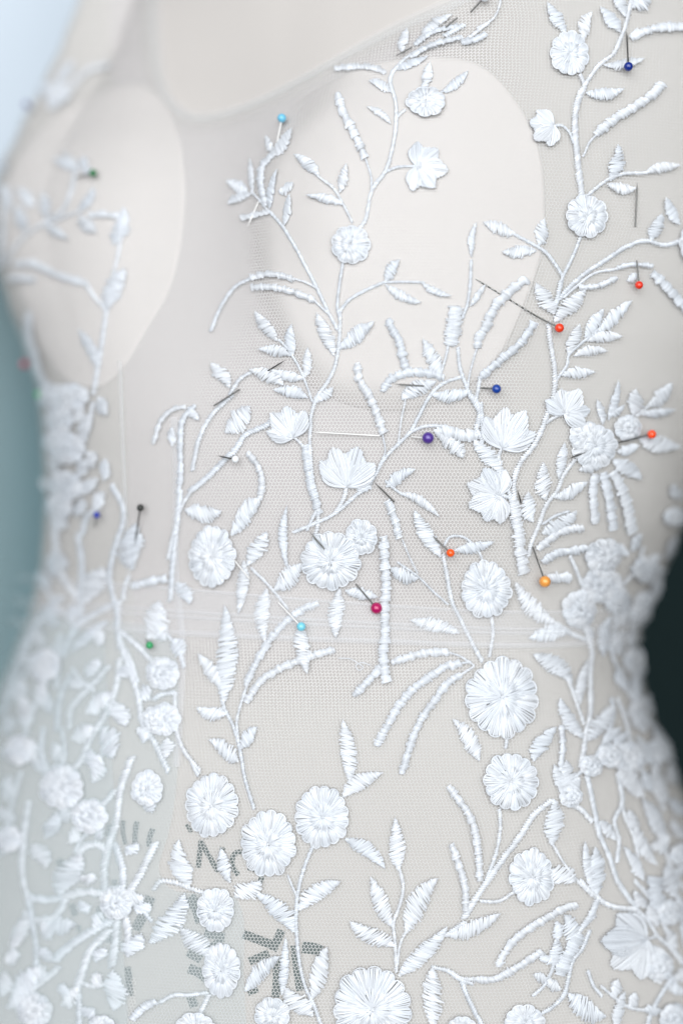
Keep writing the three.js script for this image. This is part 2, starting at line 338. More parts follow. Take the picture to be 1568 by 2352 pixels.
function satinLeaf(w, a, b, bend, parent) {
  const s = new Stitches(), q = softness(a.x, a.y), pitch = 3.7 * q, dx = b.x - a.x, dy = b.y - a.y, L = Math.hypot(dx, dy), nx = -dy / L, ny = dx / L, bd = (bend ?? rr(-0.1, 0.1)) * L, n = Math.max(8, Math.round(L / pitch)), lift1 = rr(0.1, 1.2), base = H0 + lift, slant = rr(0.25, 0.5) * (rnd() < 0.5 ? -1 : 1), wide = rr(0.36, 0.5);
  let tuft = 0, tuftW = 1;
  for (let k = 0; k <= n; k++) {
    const t = k / n, cx = a.x + dx * t + nx * bd * 4 * t * (1 - t), cy = a.y + dy * t + ny * bd * 4 * t * (1 - t), e = bd * 4 * (1 - 2 * t) / L;
    let tx = dx / L + nx * e, ty = dy / L + ny * e; const tl = Math.hypot(tx, ty); tx /= tl; ty /= tl;
    if (k % 4 === 0) { tuft = rr(-0.08, 0.1); tuftW = rr(0.93, 1.07); }
    const f = t < wide ? 0.16 + 0.84 * Math.sin(t / wide * Math.PI / 2) : Math.pow(Math.cos((t - wide) / (1 - wide) * Math.PI / 2), 0.85) * 0.93 + 0.07;
    const hw = w * 0.46 * f * tuftW, r0 = 1 + rr(-0.2, 0.2), r1 = 1 + rr(-0.2, 0.2), hd = clamp(hw * 0.2 * 0.3, 0.15, 0.6), up = base + lift1 * t * t + tuft * Math.min(1, hw / 8) + rr(-0.2, 0.2), pts = [];
    const m = hw > 5 ? 6 : 4, sl = slant + rr(-0.16, 0.16);
    for (let c = 0; c <= m; c++) { const v = c / m * 2 - 1, g = v * hw * (v < 0 ? r0 : r1); pts.push([cx - ty * g + tx * v * sl * hw, cy + tx * g + ty * v * sl * hw, up + hd * Math.sqrt(Math.max(0, 1 - v * v)) - 0.25 * hd]); }
    s.thread(pts, pitch * rr(0.98, 1.25));
  }
  return s.build('leaf', thread(), parent);
}
function satinCord(name, w, pts, parent, blocks) {         // stem or spike: slanted stitches across a path
  const q = softness(pts[0].x, pts[0].y), pitch = (blocks ? 3.7 : clamp(w * 0.7, 4.0, 6)) * q, line = smooth(pts, pitch), s = new Stitches(), slant = blocks ? rr(0.1, 0.3) : rr(0.7, 1.0), base = H0 + lift - 0.1, len = blocks ? rr(20, 30) : 1, ph = rr(0, 5), lift1 = blocks ? rr(0.1, 1.2) : 0.15;
  line.forEach((p, i) => {
    const a = line[Math.max(0, i - 2)], b = line[Math.min(line.length - 1, i + 2)], L = Math.hypot(b.x - a.x, b.y - a.y) || 1, tx = (b.x - a.x) / L, ty = (b.y - a.y) / L, t = i / (line.length - 1);
    let up0 = 0, f = 1 + 0.08 * noise.noise(i * 0.11, ph, 1) * 2;
    if (blocks) { const k = ((i * pitch + ph * 7) / len) % 1; f *= 0.76 + 0.36 * k; if (t < 0.03) f *= 0.8; up0 = 0.3 * k; }
    const hw = w / 2 * f, hd = clamp(hw * 0.2 * 0.55, 0.2, 0.7), up = base + up0 + lift1 * Math.sin(t * Math.PI) + rr(-0.12, 0.12), m = 4, out = [], r0 = 1 + rr(-0.22, 0.22), r1 = 1 + rr(-0.22, 0.22);
    for (let c = 0; c <= m; c++) { const v = c / m * 2 - 1, g = v * hw * (v < 0 ? r0 : r1); out.push([p.x - ty * g + tx * v * slant * hw, p.y + tx * g + ty * v * slant * hw, up + hd * Math.sqrt(Math.max(0, 1 - v * v)) - 0.25 * hd]); }
    s.thread(out, pitch * (blocks ? rr(0.98, 1.22) : rr(0.95, 1.15)));
  });
  return s.build(name, thread(), parent);
}
function roundFlower(rx, ry, c, parent) {
  const q = softness(c.x, c.y), R = Math.max(rx, ry), n = clamp(Math.round(R / 4.6), 9, 15), per = Math.max(4, Math.round(2 * Math.PI * R / n / (3.3 * q))), rot = rr(0, 6.28), base = H0 + lift, tiltA = rr(0, 6.28), tilt = rr(0, 0.7);
  const mid = new Stitches(), at = (r, th, h) => [c.x + rx * r * Math.cos(th), c.y + ry * r * Math.sin(th), base + h + tilt * r * Math.cos(th - tiltA) + tilt];
  const inner = Math.round(n * per * 0.66), ring2 = (t) => 0.9 + 0.8 * Math.sin(clamp(t, 0, 1) * Math.PI);
  for (let k = 0; k < inner; k++) {
    const th = rot + k / inner * 2 * Math.PI + rr(-0.07, 0.07), jh = rr(-0.3, 0.3), a = rr(0.03, 0.2), b = rr(0.42, 0.68) * (0.95 + 0.08 * Math.sin(th * n * 0.5)), pts = [];
    for (let m = 0; m <= 4; m++) { const t = m / 4; pts.push(at(a + (b - a) * t, th, 0.55 + 0.75 * Math.sin(Math.min(1, t * 0.8 + 0.16) * Math.PI) + jh * Math.sin(t * 3))); }
    mid.thread(pts, rr(2.6, 3.9) * q);
  }
  for (let k = 0; k < 9; k++) { const th = k * 0.7 + rr(-0.2, 0.2), r = rr(0.02, 0.1); mid.thread([at(r, th, 0.3), at(r * 0.3, th + 1, 0.75), at(r, th + 3.1, 0.3)], 2.6); }
  const f = mid.build('flower', thread(), parent); f.userData.origin = parent.userData.origin;
  for (let p = 0; p < n; p++) {
    const s = new Stitches(), size = rr(0.95, 1.05), up = rr(-0.08, 0.12);
    for (let k = 0; k <= per; k++) {
      const v = k / per * 2 - 1, th = rot + (p + 0.5 + v * 0.53) / n * 2 * Math.PI + rr(-0.02, 0.02), a = rr(0.2, 0.5), b = size * (0.83 + 0.18 * Math.sqrt(Math.max(0, 1 - v * v * 0.92))) * (1 + rr(-0.03, 0.02)), j = rr(-0.36, 0.36), pts = [];
      for (let m = 0; m <= 5; m++) { const t = m / 5; pts.push(at(a + (b - a) * t, th, up * t + 0.35 + 0.55 * Math.sin(t * Math.PI * 0.93) + 0.08 * (1 - v * v) * t - 0.28 * Math.pow(t, 4) + j * Math.sin(t * 3))); }
      s.thread(pts, rr(2.9, 4.2) * q);
    }
    const rim = [];
    for (let k = 0; k <= 6; k++) { const v = k / 3 - 1, th = rot + (p + 0.5 + v * 0.53) / n * 2 * Math.PI; rim.push(at(size * (0.83 + 0.18 * Math.sqrt(Math.max(0, 1 - v * v * 0.92))) * 1.01, th, up + 0.28)); }
    s.thread(rim, 3.2);
    s.build('petal', threads[p % 3], f);
  }
  return f;
}
function fanBud(size, ang, spread, n, c, parent) {
  const q = softness(c.x, c.y), base = H0 + lift + 0.1, k0 = new Stitches();
  for (let k = 0; k < 8; k++) { const th = (ang + (k / 7 - 0.5) * spread) * Math.PI / 180, r = size * 0.2; k0.thread([[c.x, c.y, base + 0.3], [c.x + r * 0.5 * Math.cos(th), c.y - r * 0.5 * Math.sin(th), base + 1.1], [c.x + r * Math.cos(th), c.y - r * Math.sin(th), base + 0.7]], 2.8 * q); }
  const f = k0.build('bud', thread(), parent); f.userData.origin = parent.userData.origin;
  for (let p = 0; p < n; p++) {
    const s = new Stitches(), th = (ang + (n > 1 ? p / (n - 1) - 0.5 : 0) * spread + rr(-4, 4)) * Math.PI / 180, mids = 1 - Math.abs(p - (n - 1) / 2) / n * 0.35, L = size * mids * rr(0.92, 1.04), W = Math.min(L * 0.78, 2 * L * Math.sin(spread / n * Math.PI / 360) * 1.5), m = Math.max(6, Math.round(W / (3.4 * q))), ux = Math.cos(th), uy = -Math.sin(th), up = rr(0, 0.9);
    for (let k = 0; k <= m; k++) {
      const v = k / m * 2 - 1 + rr(-0.03, 0.03), jj = rr(-0.34, 0.34), pts = [], l1 = L * (1 - 0.36 * Math.pow(Math.abs(v), 1.5)) * (1 + rr(-0.03, 0.03));
      for (let j = 0; j <= 5; j++) { const t = j / 5, r = l1 * t, g = v * W / 2 * Math.sin(Math.min(1, t * 1.15 + 0.05) * Math.PI / 2) * (1 - 0.12 * t); pts.push([c.x + ux * r - uy * g, c.y + uy * r + ux * g, base + 0.3 + 0.55 * Math.sin(t * Math.PI) * (1 - 0.4 * v * v) + up * t * t + jj * Math.sin(t * 3)]); }
      s.thread(pts, rr(3.0, 4.2) * q);
    }
    s.build('petal', threads[p % 3], f);
  }
  return f;
}
// one sprig of lace: "@c,r" picks the tile its numbers are measured in, then  S stem  B spike  L leaf  F flower  T fan bud  H height
function spray(label, spec, grp = 'embroidered lace sprays on the dress') {
  const g = group('lace_spray', label, 'lace spray', grp), K = 0.34375; let ox = 0, oy = 0; lift = rr(0, 0.12);
  const pt = (s) => { const [x, y] = s.split(','); return new THREE.Vector2(ox + x * K, oy + y * K); };
  const words = spec.trim().split(/\s+/); let i = 0;
  const run = () => { const a = []; while (i < words.length && /^[-\d.]/.test(words[i])) a.push(words[i++]); return a; };
  while (i < words.length) {
    const k = words[i++];
    if (k[0] === '@') { const [c, r] = k.slice(1).split(',').map(Number); ox = [0, 514.5, 1029][c]; oy = [0, 579.8, 1159.7, 1747.7][r]; continue; }
    const a = run();
    if (!g.userData.origin && k !== 'H') { const p = a.find((w) => w.includes(',')), q = pt(p), o = surf(q.x, q.y, H0, [0, 0, 0]); g.userData.origin = o; g.position.set(...o); }
    if (k === 'H') lift = +a[0];
    else if (k === 'S') satinCord('stem', +a[0] * K * (ox ? 0.8 : oy < 1000 ? 0.75 : 1.0), a.slice(1).map(pt), g, false);
    else if (k === 'B') satinCord('spike', +a[0] * K * (ox || oy > 1000 ? 0.88 : 0.68), a.slice(1).map(pt), g, true);
    else if (k === 'L') satinLeaf(+a[0] * K * (ox ? 0.97 : oy < 1000 ? 1 : 1.2), pt(a[1]), pt(a[2]), a[3] === undefined ? undefined : +a[3], g);
    else if (k === 'F') roundFlower(+a[0] * K * 0.97, +a[1] * K * 0.97, pt(a[2]), g);
    else if (k === 'T') fanBud(+a[0] * K * 0.93, +a[1], +a[2], +a[3], pt(a[4]), g);
    lift += 0.015;
  }
  g.traverse((o) => { delete o.userData.origin; });
  return g;
}
spray('tall lace vine over the front bust cup with a round flower at its foot', `@1,0
 S 26 900,1540 945,1480 990,1280 1080,1150 1125,1000 1150,850 1150,700 1115,560 1130,500 1175,450 B 45 1085,500 1000,470 880,465 752,476 L 70 1125,630 980,565 L 60 1112,840 965,735
 F 130 100 1350,700 L 75 1345,620 1380,440 L 70 1450,630 1625,495 S 18 1165,790 1210,750
 S 18 1080,1160 1160,1130 1290,1122 T 215 -5 190 5 1290,1125 B 65 765,645 800,760 870,900 945,1070 S 14 950,1080 985,1200 985,1280
 S 18 860,1490 800,1370 740,1270 640,1190 L 80 640,1190 490,1050 L 70 780,1290 825,1115 L 65 800,1375 575,1315 F 125 130 850,1645 S 20 800,1760 770,1960 765,2060 780,2140`);
spray('bunch of narrow lace leaves lying along the tulle neckline edge', `@1,0 S 20 1130,500 1180,440 1270,370 1420,320 L 60 1150,480 1365,395 B 42 1250,395 1400,320 1590,262 B 40 1280,310 1400,230 1560,185 L 70 1200,365 1235,210 L 70 1330,260 1527,115 S 34 1480,250 1600,180 S 24 1600,290 1700,215 1760,170 B 46 1590,300 1690,275 1740,240 S 16 1690,200 1790,140 1830,60 1850,-60`);
spray('curled lace sprig under the pale blue pin at the neckline', `@1,0 S 24 320,1420 400,1510 470,1620 545,1760 640,1950 700,2080 760,2200 L 90 175,1290 38,1225 L 60 195,1305 48,1372 L 42 210,1300 195,1072 B 52 292,1380 265,1250 270,1130 335,1050 L 92 330,1050 472,885 L 52 340,1035 300,925 L 55 322,1400 380,1152 L 78 385,1285 482,1238 L 60 420,1510 465,1310 B 42 312,1425 240,1440 138,1462 S 16 200,1290 260,1350 310,1415`);
spray('central lace vine with two grey arching spikes below the bust flower', `@1,1
 S 24 782,390 772,600 745,760 700,860 630,960 590,1080 580,1200 575,1320 S 22 785,385 840,320 930,265 1065,203 L 85 1080,195 1170,58 L 72 1080,220 1310,335 0.08 S 16 1070,203 1200,200 1330,203 L 56 1320,203 1508,295
 S 16 722,430 650,360 600,310 B 50 610,322 480,270 340,240 203,240 S 16 640,250 560,205 480,182 B 48 480,184 340,152 200,176 S 24 205,176 100,230 30,310 -30,420 -75,530
 L 98 738,685 635,412 L 104 772,645 1000,468 B 62 548,1290 565,1440 600,1600 640,1740 S 30 578,1310 590,1480 620,1640 630,1800 610,1900`);
spray('feathery lace frond of slim leaves above the arrow shaped tulip bud', `@1,1
 S 16 592,990 545,850 500,750 430,640 380,590 L 92 365,592 228,402 L 78 465,695 465,488 L 82 450,692 248,655 L 72 545,835 570,638 L 82 540,842 330,790 L 88 562,972 345,922 L 76 602,1000 732,902 L 112 400,885 190,790
 S 26 200,800 120,850 50,950 L 100 45,905 -72,748 T 235 118 105 4 470,1235 S 20 475,1235 530,1290 565,1370`);
spray('diagonal lace stem with a knotted cord running toward the left edge', `@1,1
 S 42 390,1080 280,1160 150,1220 80,1320 0,1400 -100,1500 -210,1590 S 30 60,960 -80,1100 -160,1260 -200,1450 L 150 20,1200 182,1035 B 52 165,1340 230,1420 262,1530 245,1650 L 130 90,1765 250,1645 L 132 -245,1720 -10,1725
 S 24 -215,1600 -270,1700 -330,1900 -360,2040`);
spray('white lace cord bent like a hook above the black pin', `@0,1
 B 46 1040,1275 1090,1130 1165,1055 1245,1035 B 58 1312,1028 1235,1120 1218,1300 1222,1450 1205,1605 L 60 1165,1290 1170,1170 S 44 1215,1600 1200,1758 1180,1920 1165,2100 1150,2320 L 100 1195,2205 1280,2345 L 62 1270,1040 1340,1125`);
spray('long lace stem rising right, crossed by the silver pin', `@1,1
 S 24 470,1865 600,1810 720,1755 860,1640 1000,1500 1060,1390 1160,1280 1240,1200 1300,1090 1370,960 1450,880 1580,830 L 92 905,1610 1005,1495 L 92 1085,1560 1272,1448 S 13 1160,1285 1185,1100 1210,980 1218,890
 S 24 1240,1200 1330,1162 1460,1160 1590,1200 L 118 1400,1190 1585,1365 T 300 88 105 4 820,1560 S 26 820,1560 800,1640 740,1740
 B 62 1095,450 1130,530 1170,600 1190,700 1218,785 B 62 890,742 905,850 960,940 1010,1050 1062,1205 S 10 1060,1220 1075,1330 1045,1400 S 22 560,1850 600,1760 635,1690`);
spray('lace cluster of grey curled leaves beside the short dark pin', `@1,1
 B 66 1060,925 1110,850 1200,808 1330,800 1460,835 L 112 1190,980 1410,860 L 96 1390,945 1640,925 L 112 1445,812 1325,582 S 20 1440,820 1480,680 1500,560 B 82 1500,560 1520,450 1535,365 
 @2,1 B 96 5,620 45,500 42,390 S 22 88,440 120,350 140,200 146,60 L 52 147,30 178,-190 L 48 140,360 238,218 S 26 60,640 70,760 110,880 140,960 190,1040`);
spray('three lobed lace drops hanging right of the magenta pin bar', `@1,2 B 60 1090,-30 1140,100 1165,215 L 112 1440,340 1270,30 S 20 1080,-160 1180,-80 1290,-50 L 66 1190,-80 1430,70 -0.08 S 12 1190,230 1240,350 1290,450 S 13 1160,380 1290,470 1390,570 1490,660 L 104 1290,485 1110,415`);
spray('upper right lace vine with a flower at top and another at its foot', `@2,0
 S 30 1215,-40 1180,150 1130,290 1090,370 1000,440 940,520 890,600 S 46 890,600 850,700 835,850 850,1050 865,1180 882,1310 F 125 150 800,372 L 92 770,232 652,38 L 92 888,275 945,102 S 28 870,510 898,570
 L 96 1130,225 1002,68 L 80 1165,120 1085,-40 L 124 1215,60 1325,-20 L 74 1030,445 1292,405 L 88 910,632 1152,608 T 185 197 120 4 690,850 S 18 690,850 750,850 800,900 822,960
 S 16 890,1050 930,960 980,905 B 72 975,905 1100,800 1250,710 1350,640 1410,565 S 24 920,1310 990,1250 1060,1200 1150,1170 1305,1160 L 76 1300,1162 1524,1112 L 104 1070,1212 1112,980 L 78 1050,1238 1238,1262 F 142 142 905,1452`);
spray('thick lace spike curving in from the right edge beside the dark blue pin', `@2,0 B 68 1208,265 1290,225 1420,198 1568,200 1700,215`);
spray('branching lace stems that meet above the two red pins', `@2,0
 S 24 870,1590 835,1680 790,1780 755,1850 740,1920 L 96 432,1562 228,1494 S 24 430,1570 560,1640 640,1690 700,1765 755,1850 L 98 592,1642 630,1470 L 94 572,1682 352,1690 S 32 1568,1600 1430,1640 1300,1612 1180,1650 1040,1740 900,1830 800,1920 730,2000
 L 98 1340,1605 1402,1438 L 84 1525,1500 1428,1332 F 110 150 1625,1640 S 20 1110,1800 960,1830 850,1910 760,1990 B 46 1110,1860 980,1915 860,1925
 @2,1 S 34 740,195 715,320 690,400 L 124 692,410 572,212 L 112 700,465 902,252 B 36 1110,110 1200,84 1345,92 B 72 1345,140 1440,240 1500,310 1600,420 L 60 1180,190 1250,150 S 36 660,480 670,600 695,750 700,860 690,960 650,1080 610,1190 560,1290 480,1390 440,1480 430,1560 435,1700`);
spray('pair of ribbed lace spikes around the woven orange red pin', `@2,1 B 70 185,635 200,560 240,500 270,420 320,340 380,280 440,230 510,182 S 14 185,640 160,720 130,850 125,910 B 62 205,840 280,770 400,670 470,610 520,540 562,472 S 26 205,840 190,930 178,985`);
spray('side shoot of pointed lace leaves under the right red pin', `@2,1 S 20 720,840 780,750 790,690 860,620 960,540 1080,440 L 84 790,695 862,482 L 98 900,562 1017,382 L 92 990,532 1203,326 L 84 920,592 1138,560 L 74 830,692 1042,658 L 82 750,822 962,800 T 205 55 175 5 760,1075 S 22 760,1075 700,1100 640,1140`);
spray('lace tulip and half flower on the stem left of the peach pin', `@2,1 S 40 130,940 190,1020 200,1110 182,1180 230,1250 B 92 185,1225 80,1220 0,1195 -70,1195 S 28 212,1010 220,1150 215,1290 L 124 350,1475 165,1250 S 28 335,1445 370,1540 410,1640 420,1758 430,1830 L 92 5,1245 92,1365 T 320 72 100 4 350,1305 S 24 350,1300 330,1360 342,1420 T 235 178 200 6 325,1620 S 26 330,1610 412,1642 
 @2,2 B 82 425,-40 440,60 455,150 465,300 495,450`);
spray('raised lace flower with three hanging spikes under the orange pin at right', `@2,1 F 150 150 950,1290 F 110 100 900,1230 L 60 1012,1145 978,985 L 62 1052,1115 1112,858 L 54 1060,1095 1152,1015 L 114 1212,1085 1225,912 S 22 1240,1090 1300,1040 1340,990 L 104 1320,1020 1462,868 L 64 1270,1080 1484,1042 F 90 85 1175,1170 L 114 1255,1235 1512,1292 L 84 1110,1325 1245,1285 L 116 1085,1385 1262,1512 
 B 64 962,1480 945,1600 965,1800 B 72 1020,1470 1045,1600 1085,1840 B 80 1080,1460 1130,1580 1205,1860 L 78 860,1450 1000,1400`);
spray('leafy lace fork above the peach pearl pin', `@2,1 L 74 725,1505 760,1270 S 28 830,1385 750,1500 720,1580 645,1680 600,1800 545,1940 525,2020 L 116 640,1645 618,1405 L 92 700,1632 904,1528 L 116 555,1790 520,1600 L 120 620,1870 830,1720 S 18 620,1810 700,1755 790,1725 
 @2,2 B 62 588,290 680,210 770,160 884,150 B 62 618,375 720,310 810,300 905,280 B 80 650,490 720,478 800,475 S 26 800,340 840,430 880,540 900,620`);
spray('large lace flower at the centre waist with a smaller one behind it', `@1,2 F 110 120 915,210 H 0.7 F 195 200 715,365 H 0.2 L 62 430,420 428,5 L 134 342,562 522,388 L 112 770,560 750,885 0.03 L 92 815,568 1022,612`);
spray('straight ribbed lace bar beside the magenta pearl pin', `@1,2 H 1.2 B 72 1065,205 1075,400 1080,560 1070,700 1075,850 1062,1000 1082,1185`, 'embroidered lace sprays on the dress');
spray('fuller lace flower at the left waist with leaves hanging under the silver needle', `@0,2 F 155 205 1432,342 @1,2 L 124 170,395 292,175 L 114 60,195 245,-10 L 84 142,372 108,722 L 114 290,560 285,915 H 0.8 L 114 522,800 560,1125 H 0.1 L 150 0,1330 20,676 0.03 S 20 190,420 310,540 430,690`);
spray('two fanned lace spikes on a stem left of the waist seam', `@1,2 B 56 150,1205 240,1020 330,880 450,750 540,690 628,655 B 60 155,1320 250,1180 370,1100 480,1050 610,1000 735,968 S 20 165,1190 120,1330 92,1450 105,1580 S 26 0,1350 60,1460 100,1580 125,1700 140,1800 175,1930 205,2020 L 94 118,1625 227,1485 L 118 100,1710 -85,1570 L 104 20,1400 -165,1355 L 104 -8,1210 -155,1002 S 15 -5,1200 0,1290 20,1380`);
spray('short cut lace spike slanting below the ribbed bar', `@1,2 B 62 868,1275 960,1180 1052,1080`);
spray('three curved lace spikes sweeping from the big flower right of centre', `@1,2 B 62 1120,1055 1250,1010 1370,985 1490,985 S 14 1490,985 1568,1010 1660,1070 B 62 1018,1605 1090,1470 1160,1350 1250,1240 1380,1140 1480,1080 1570,1058 B 58 1185,1790 1250,1580 1320,1420 1400,1310 1490,1190 1575,1135 S 18 1560,1060 1640,1050 S 18 1570,1140 1660,1080 @1,3 S 30 1182,60 1205,20 1225,-40`);
spray('lace flower pair on a stem down from the round orange pin', `@1,2 S 28 1460,330 1490,500 1520,650 1568,750 1620,860 1660,940 1715,1040 S 18 1468,265 1500,212 1580,205 1650,250 1705,330 1735,440 L 104 1560,855 1243,768
 @2,2 L 84 40,300 292,238 F 165 195 240,555 S 24 282,750 290,850 268,1010 F 240 270 345,1290 L 116 200,1700 28,1436 L 116 560,1705 692,1488 S 24 380,1560 375,1620 B 46 740,1478 742,1620 735,1770 F 180 190 405,1840`);
spray('lace leaves and pale flowers facing the right side of the waist', `@2,2 L 124 705,790 440,515 L 124 792,845 528,888 S 32 700,790 790,850 905,900 F 115 130 850,690 F 120 120 1010,330 F 115 120 985,530 S 36 910,870 940,970 930,1100 930,1250 930,1400 905,1500 890,1620 870,1740 L 128 800,1190 556,1000 0.1 S 26 780,1160 830,1300 885,1460 L 74 860,1330 902,1035 L 104 880,1560 728,1298 L 128 920,1570 1062,1368 L 96 1010,1005 1062,735 L 80 900,780 930,900`);
spray('blurred lace blossoms along the far right waistline', `@2,2 F 95 85 1290,420 L 70 1300,430 1440,440 L 70 1290,440 1190,410 L 70 1310,390 1390,330 L 90 1160,790 1180,590 F 80 90 1290,660 F 70 70 1250,720 L 80 1200,850 1230,700 L 90 1190,960 1200,830 F 90 100 1230,1050 L 90 1330,560 1400,430 L 80 1430,350 1490,200 F 70 60 1480,70 @2,1 L 90 1525,1640 1470,1535`);
spray('soft lace stems spreading over the far right hip', `@2,2 S 40 1105,1120 1200,1280 1300,1430 1410,1560 S 34 1110,1300 1160,1430 1200,1600 L 90 1150,1240 1095,1110 F 105 100 1180,1690 F 85 85 1390,1640 L 110 1290,1520 1210,1360 L 80 1440,1600 1330,1500 L 100 1190,1420 1280,1290 L 90 1250,1240 1200,1110 L 90 1350,1740 1280,1610`);
spray('lace flower trio across the lower left with a forked stem', `@0,3 F 175 215 1422,292 S 22 1290,10 1330,90 @1,3 F 185 225 300,545 F 182 208 660,368 L 116 800,235 1055,75 L 122 838,125 795,-272 L 108 815,515 1070,708 S 26 598,555 540,700 500,850 485,1000 490,1180 510,1360 545,1500 600,1620 660,1790 S 15 430,760 455,820 485,890 L 130 510,985 772,795 L 136 468,1130 222,880 L 136 592,1570 690,1235 L 146 590,1690 412,1505`);
spray('leafy lace stem with five leaves above the big bottom flower', `@1,3 S 24 1150,1400 1140,1200 1130,1080 1170,960 1195,840 1170,710 L 114 1165,720 1140,375 0.0 L 116 1120,1095 980,770 L 150 1215,1135 1420,775 S 20 1230,1110 1180,1200 1150,1380 L 136 1130,1225 846,1065 L 124 1168,1425 1480,1100 S 30 1470,1160 1530,1120 1600,1070 F 270 285 990,1645 S 30 1390,1370 1480,1390 1568,1450 1650,1480 L 144 1385,1770 1392,1368 0.0`);
spray('lone lace flower and small leaves at the bottom over the print', `@1,3 F 118 120 328,1690 L 74 390,1550 415,1175 L 116 148,1525 372,1298`);
spray('lace flower chain over the dark lettering at lower left', `@0,3 L 116 1270,835 1208,525 S 26 1040,850 1080,800 1180,810 1290,850 1400,890 L 136 1018,1205 1245,878 F 125 150 1450,985 L 116 1400,1295 1222,1115 F 125 185 1490,1385 S 22 1390,1540 1270,1555 1160,1560 1080,1605 B 58 1055,1598 980,1632 895,1715 S 30 1400,1560 1340,1690 F 130 105 1320,1770 L 120 1580,900 1745,790 L 74 1545,800 1488,575`);
spray('curved lace stem from the pale pumpkin flower down to the lower right', `@2,3 S 26 335,320 340,450 310,620 255,770 S 44 105,1040 200,880 280,760 380,620 470,500 570,350 680,260 F 148 190 545,765 L 164 660,720 825,800 S 24 215,930 330,930 430,870 L 118 -5,1155 335,1010 L 134 680,555 690,255 S 18 690,560 760,680 860,810 940,890 
 B 56 0,165 60,250 120,330 160,420 190,580 205,790 B 56 18,550 50,640 90,760 110,870 115,990`);
spray('long lace side stem with leaf cluster, right of the lower flowers', `@2,3 L 84 745,225 690,25 L 124 800,245 762,0 L 84 820,262 852,108 F 75 70 800,235 S 36 760,260 870,320 940,400 S 34 900,50 930,180 960,330 990,480 1060,640 1110,790 1180,900 1245,985 F 75 70 930,35 S 24 825,115 860,80 900,55 S 30 1110,670 1120,520 1090,400 1140,280 1110,85 L 84 1100,525 985,405 L 64 945,855 888,535 L 128 975,885 958,575 S 40 870,800 960,890 1060,960 1240,990 S 30 1240,990 1310,1060 1380,1170 1480,1260 1560,1360 S 44 980,925 940,1020 890,1100`);
spray('open lace loops and twisted leaves near the bottom right', `@2,3 B 58 328,1362 370,1270 430,1190 530,1110 650,1040 760,980 845,955 B 60 165,1450 300,1450 400,1400 500,1340 615,1265 S 28 0,1390 80,1440 170,1452 S 34 80,1450 130,1580 180,1680 240,1790 L 124 830,1205 758,1020 B 106 865,1150 790,1280 735,1420 L 94 690,1360 700,1175 S 28 930,1130 880,1250 820,1330 790,1450 760,1560 680,1640 585,1695 S 30 960,1030 880,1110 825,1190 L 84 740,1515 648,1440 F 135 110 500,1730 F 95 80 90,1770`);
spray('five lobed lace leaf beside a single slanting leaf, bottom right', `@2,3 T 330 200 120 4 1300,1190 S 22 1300,1190 1380,1165 L 154 1032,1695 785,1545 L 84 1108,1775 1160,1535`);
spray('rows of blurred slim lace leaves over the right hip', `@2,3 L 116 1285,235 1145,15 L 116 1432,545 1268,255 L 86 1372,692 1216,415 L 84 1284,792 1148,575 L 116 1445,285 1335,25 L 96 1560,360 1460,260 B 124 1385,985 1345,850 1362,775 F 80 75 1530,630 L 134 1502,905 1430,690 L 124 1552,1105 1500,895 L 86 1562,525 1468,395 S 30 1535,1100 1568,1250 L 110 1500,160 1440,20`);
spray('blurred lace knot in the bottom right corner', `@2,3 F 90 95 1385,1370 L 100 1400,1480 1370,1330 S 34 1480,1440 1400,1560 1330,1700 1310,1790 F 100 95 1480,1710 L 100 1480,1440 1568,1400 L 90 1440,1480 1560,1540 S 26 1470,1260 1540,1350`);
// left side, out of focus
spray('faint lace sprig on the shoulder below the hanging white cloth', `@0,0 B 52 480,610 590,500 745,445 L 74 400,565 505,425 F 85 75 400,640 L 74 330,720 420,700 L 70 300,640 330,560`);
spray('grey lace fan beside the dark green pin on the far cup', `@0,0 L 76 545,1155 385,1080 L 66 525,1145 450,1038 L 76 560,1135 602,1080 L 70 570,1170 640,1160 S 34 330,1470 430,1420 490,1300 515,1180 S 22 330,1500 440,1460 540,1420 L 62 540,1420 645,1262 L 92 560,1440 662,1562 B 62 615,1445 700,1440 805,1452 L 84 332,1455 310,1300 L 84 255,1375 138,1268 L 84 192,1545 130,1378 L 64 318,1500 485,1605 S 26 50,1770 170,1600 260,1530 335,1490 L 92 85,1405 28,1248 L 84 62,1155 18,1015 S 40 60,1350 40,1600 22,1770`);
spray('blurred lace branch with a bright leaf on the far cup', `@0,1 B 72 115,80 250,78 400,150 595,215 S 36 590,210 640,290 722,392 S 28 830,-180 800,30 760,200 730,392 L 116 775,-50 840,-290 S 36 725,390 700,600 660,850 645,940 L 134 738,388 852,122 L 84 660,765 556,525 B 62 85,172 170,172 255,182`);
spray('dense blurred lace flowers heaped at the left side of the waist', `@0,1 B 92 215,400 220,560 260,680 300,830 350,905 F 130 90 490,970 F 90 80 380,960 L 96 680,970 745,1085 F 95 95 425,1120 L 90 560,1240 620,1080 L 84 520,1130 590,1030 F 115 110 480,1310 L 90 600,1330 650,1440 L 84 560,1500 600,1380 S 30 640,1010 610,1180 560,1350 540,1500 F 70 70 390,1260 L 84 385,1565 270,1540 F 110 110 470,1560 L 100 560,1620 690,1510 L 90 640,1690 720,1600 L 76 715,1520 730,1375 F 85 85 430,1700 L 84 540,1760 580,1640 L 80 400,1470 360,1380 S 42 770,1560 840,1700 840,1800 790,1960 752,2140 765,2260 800,2400`);
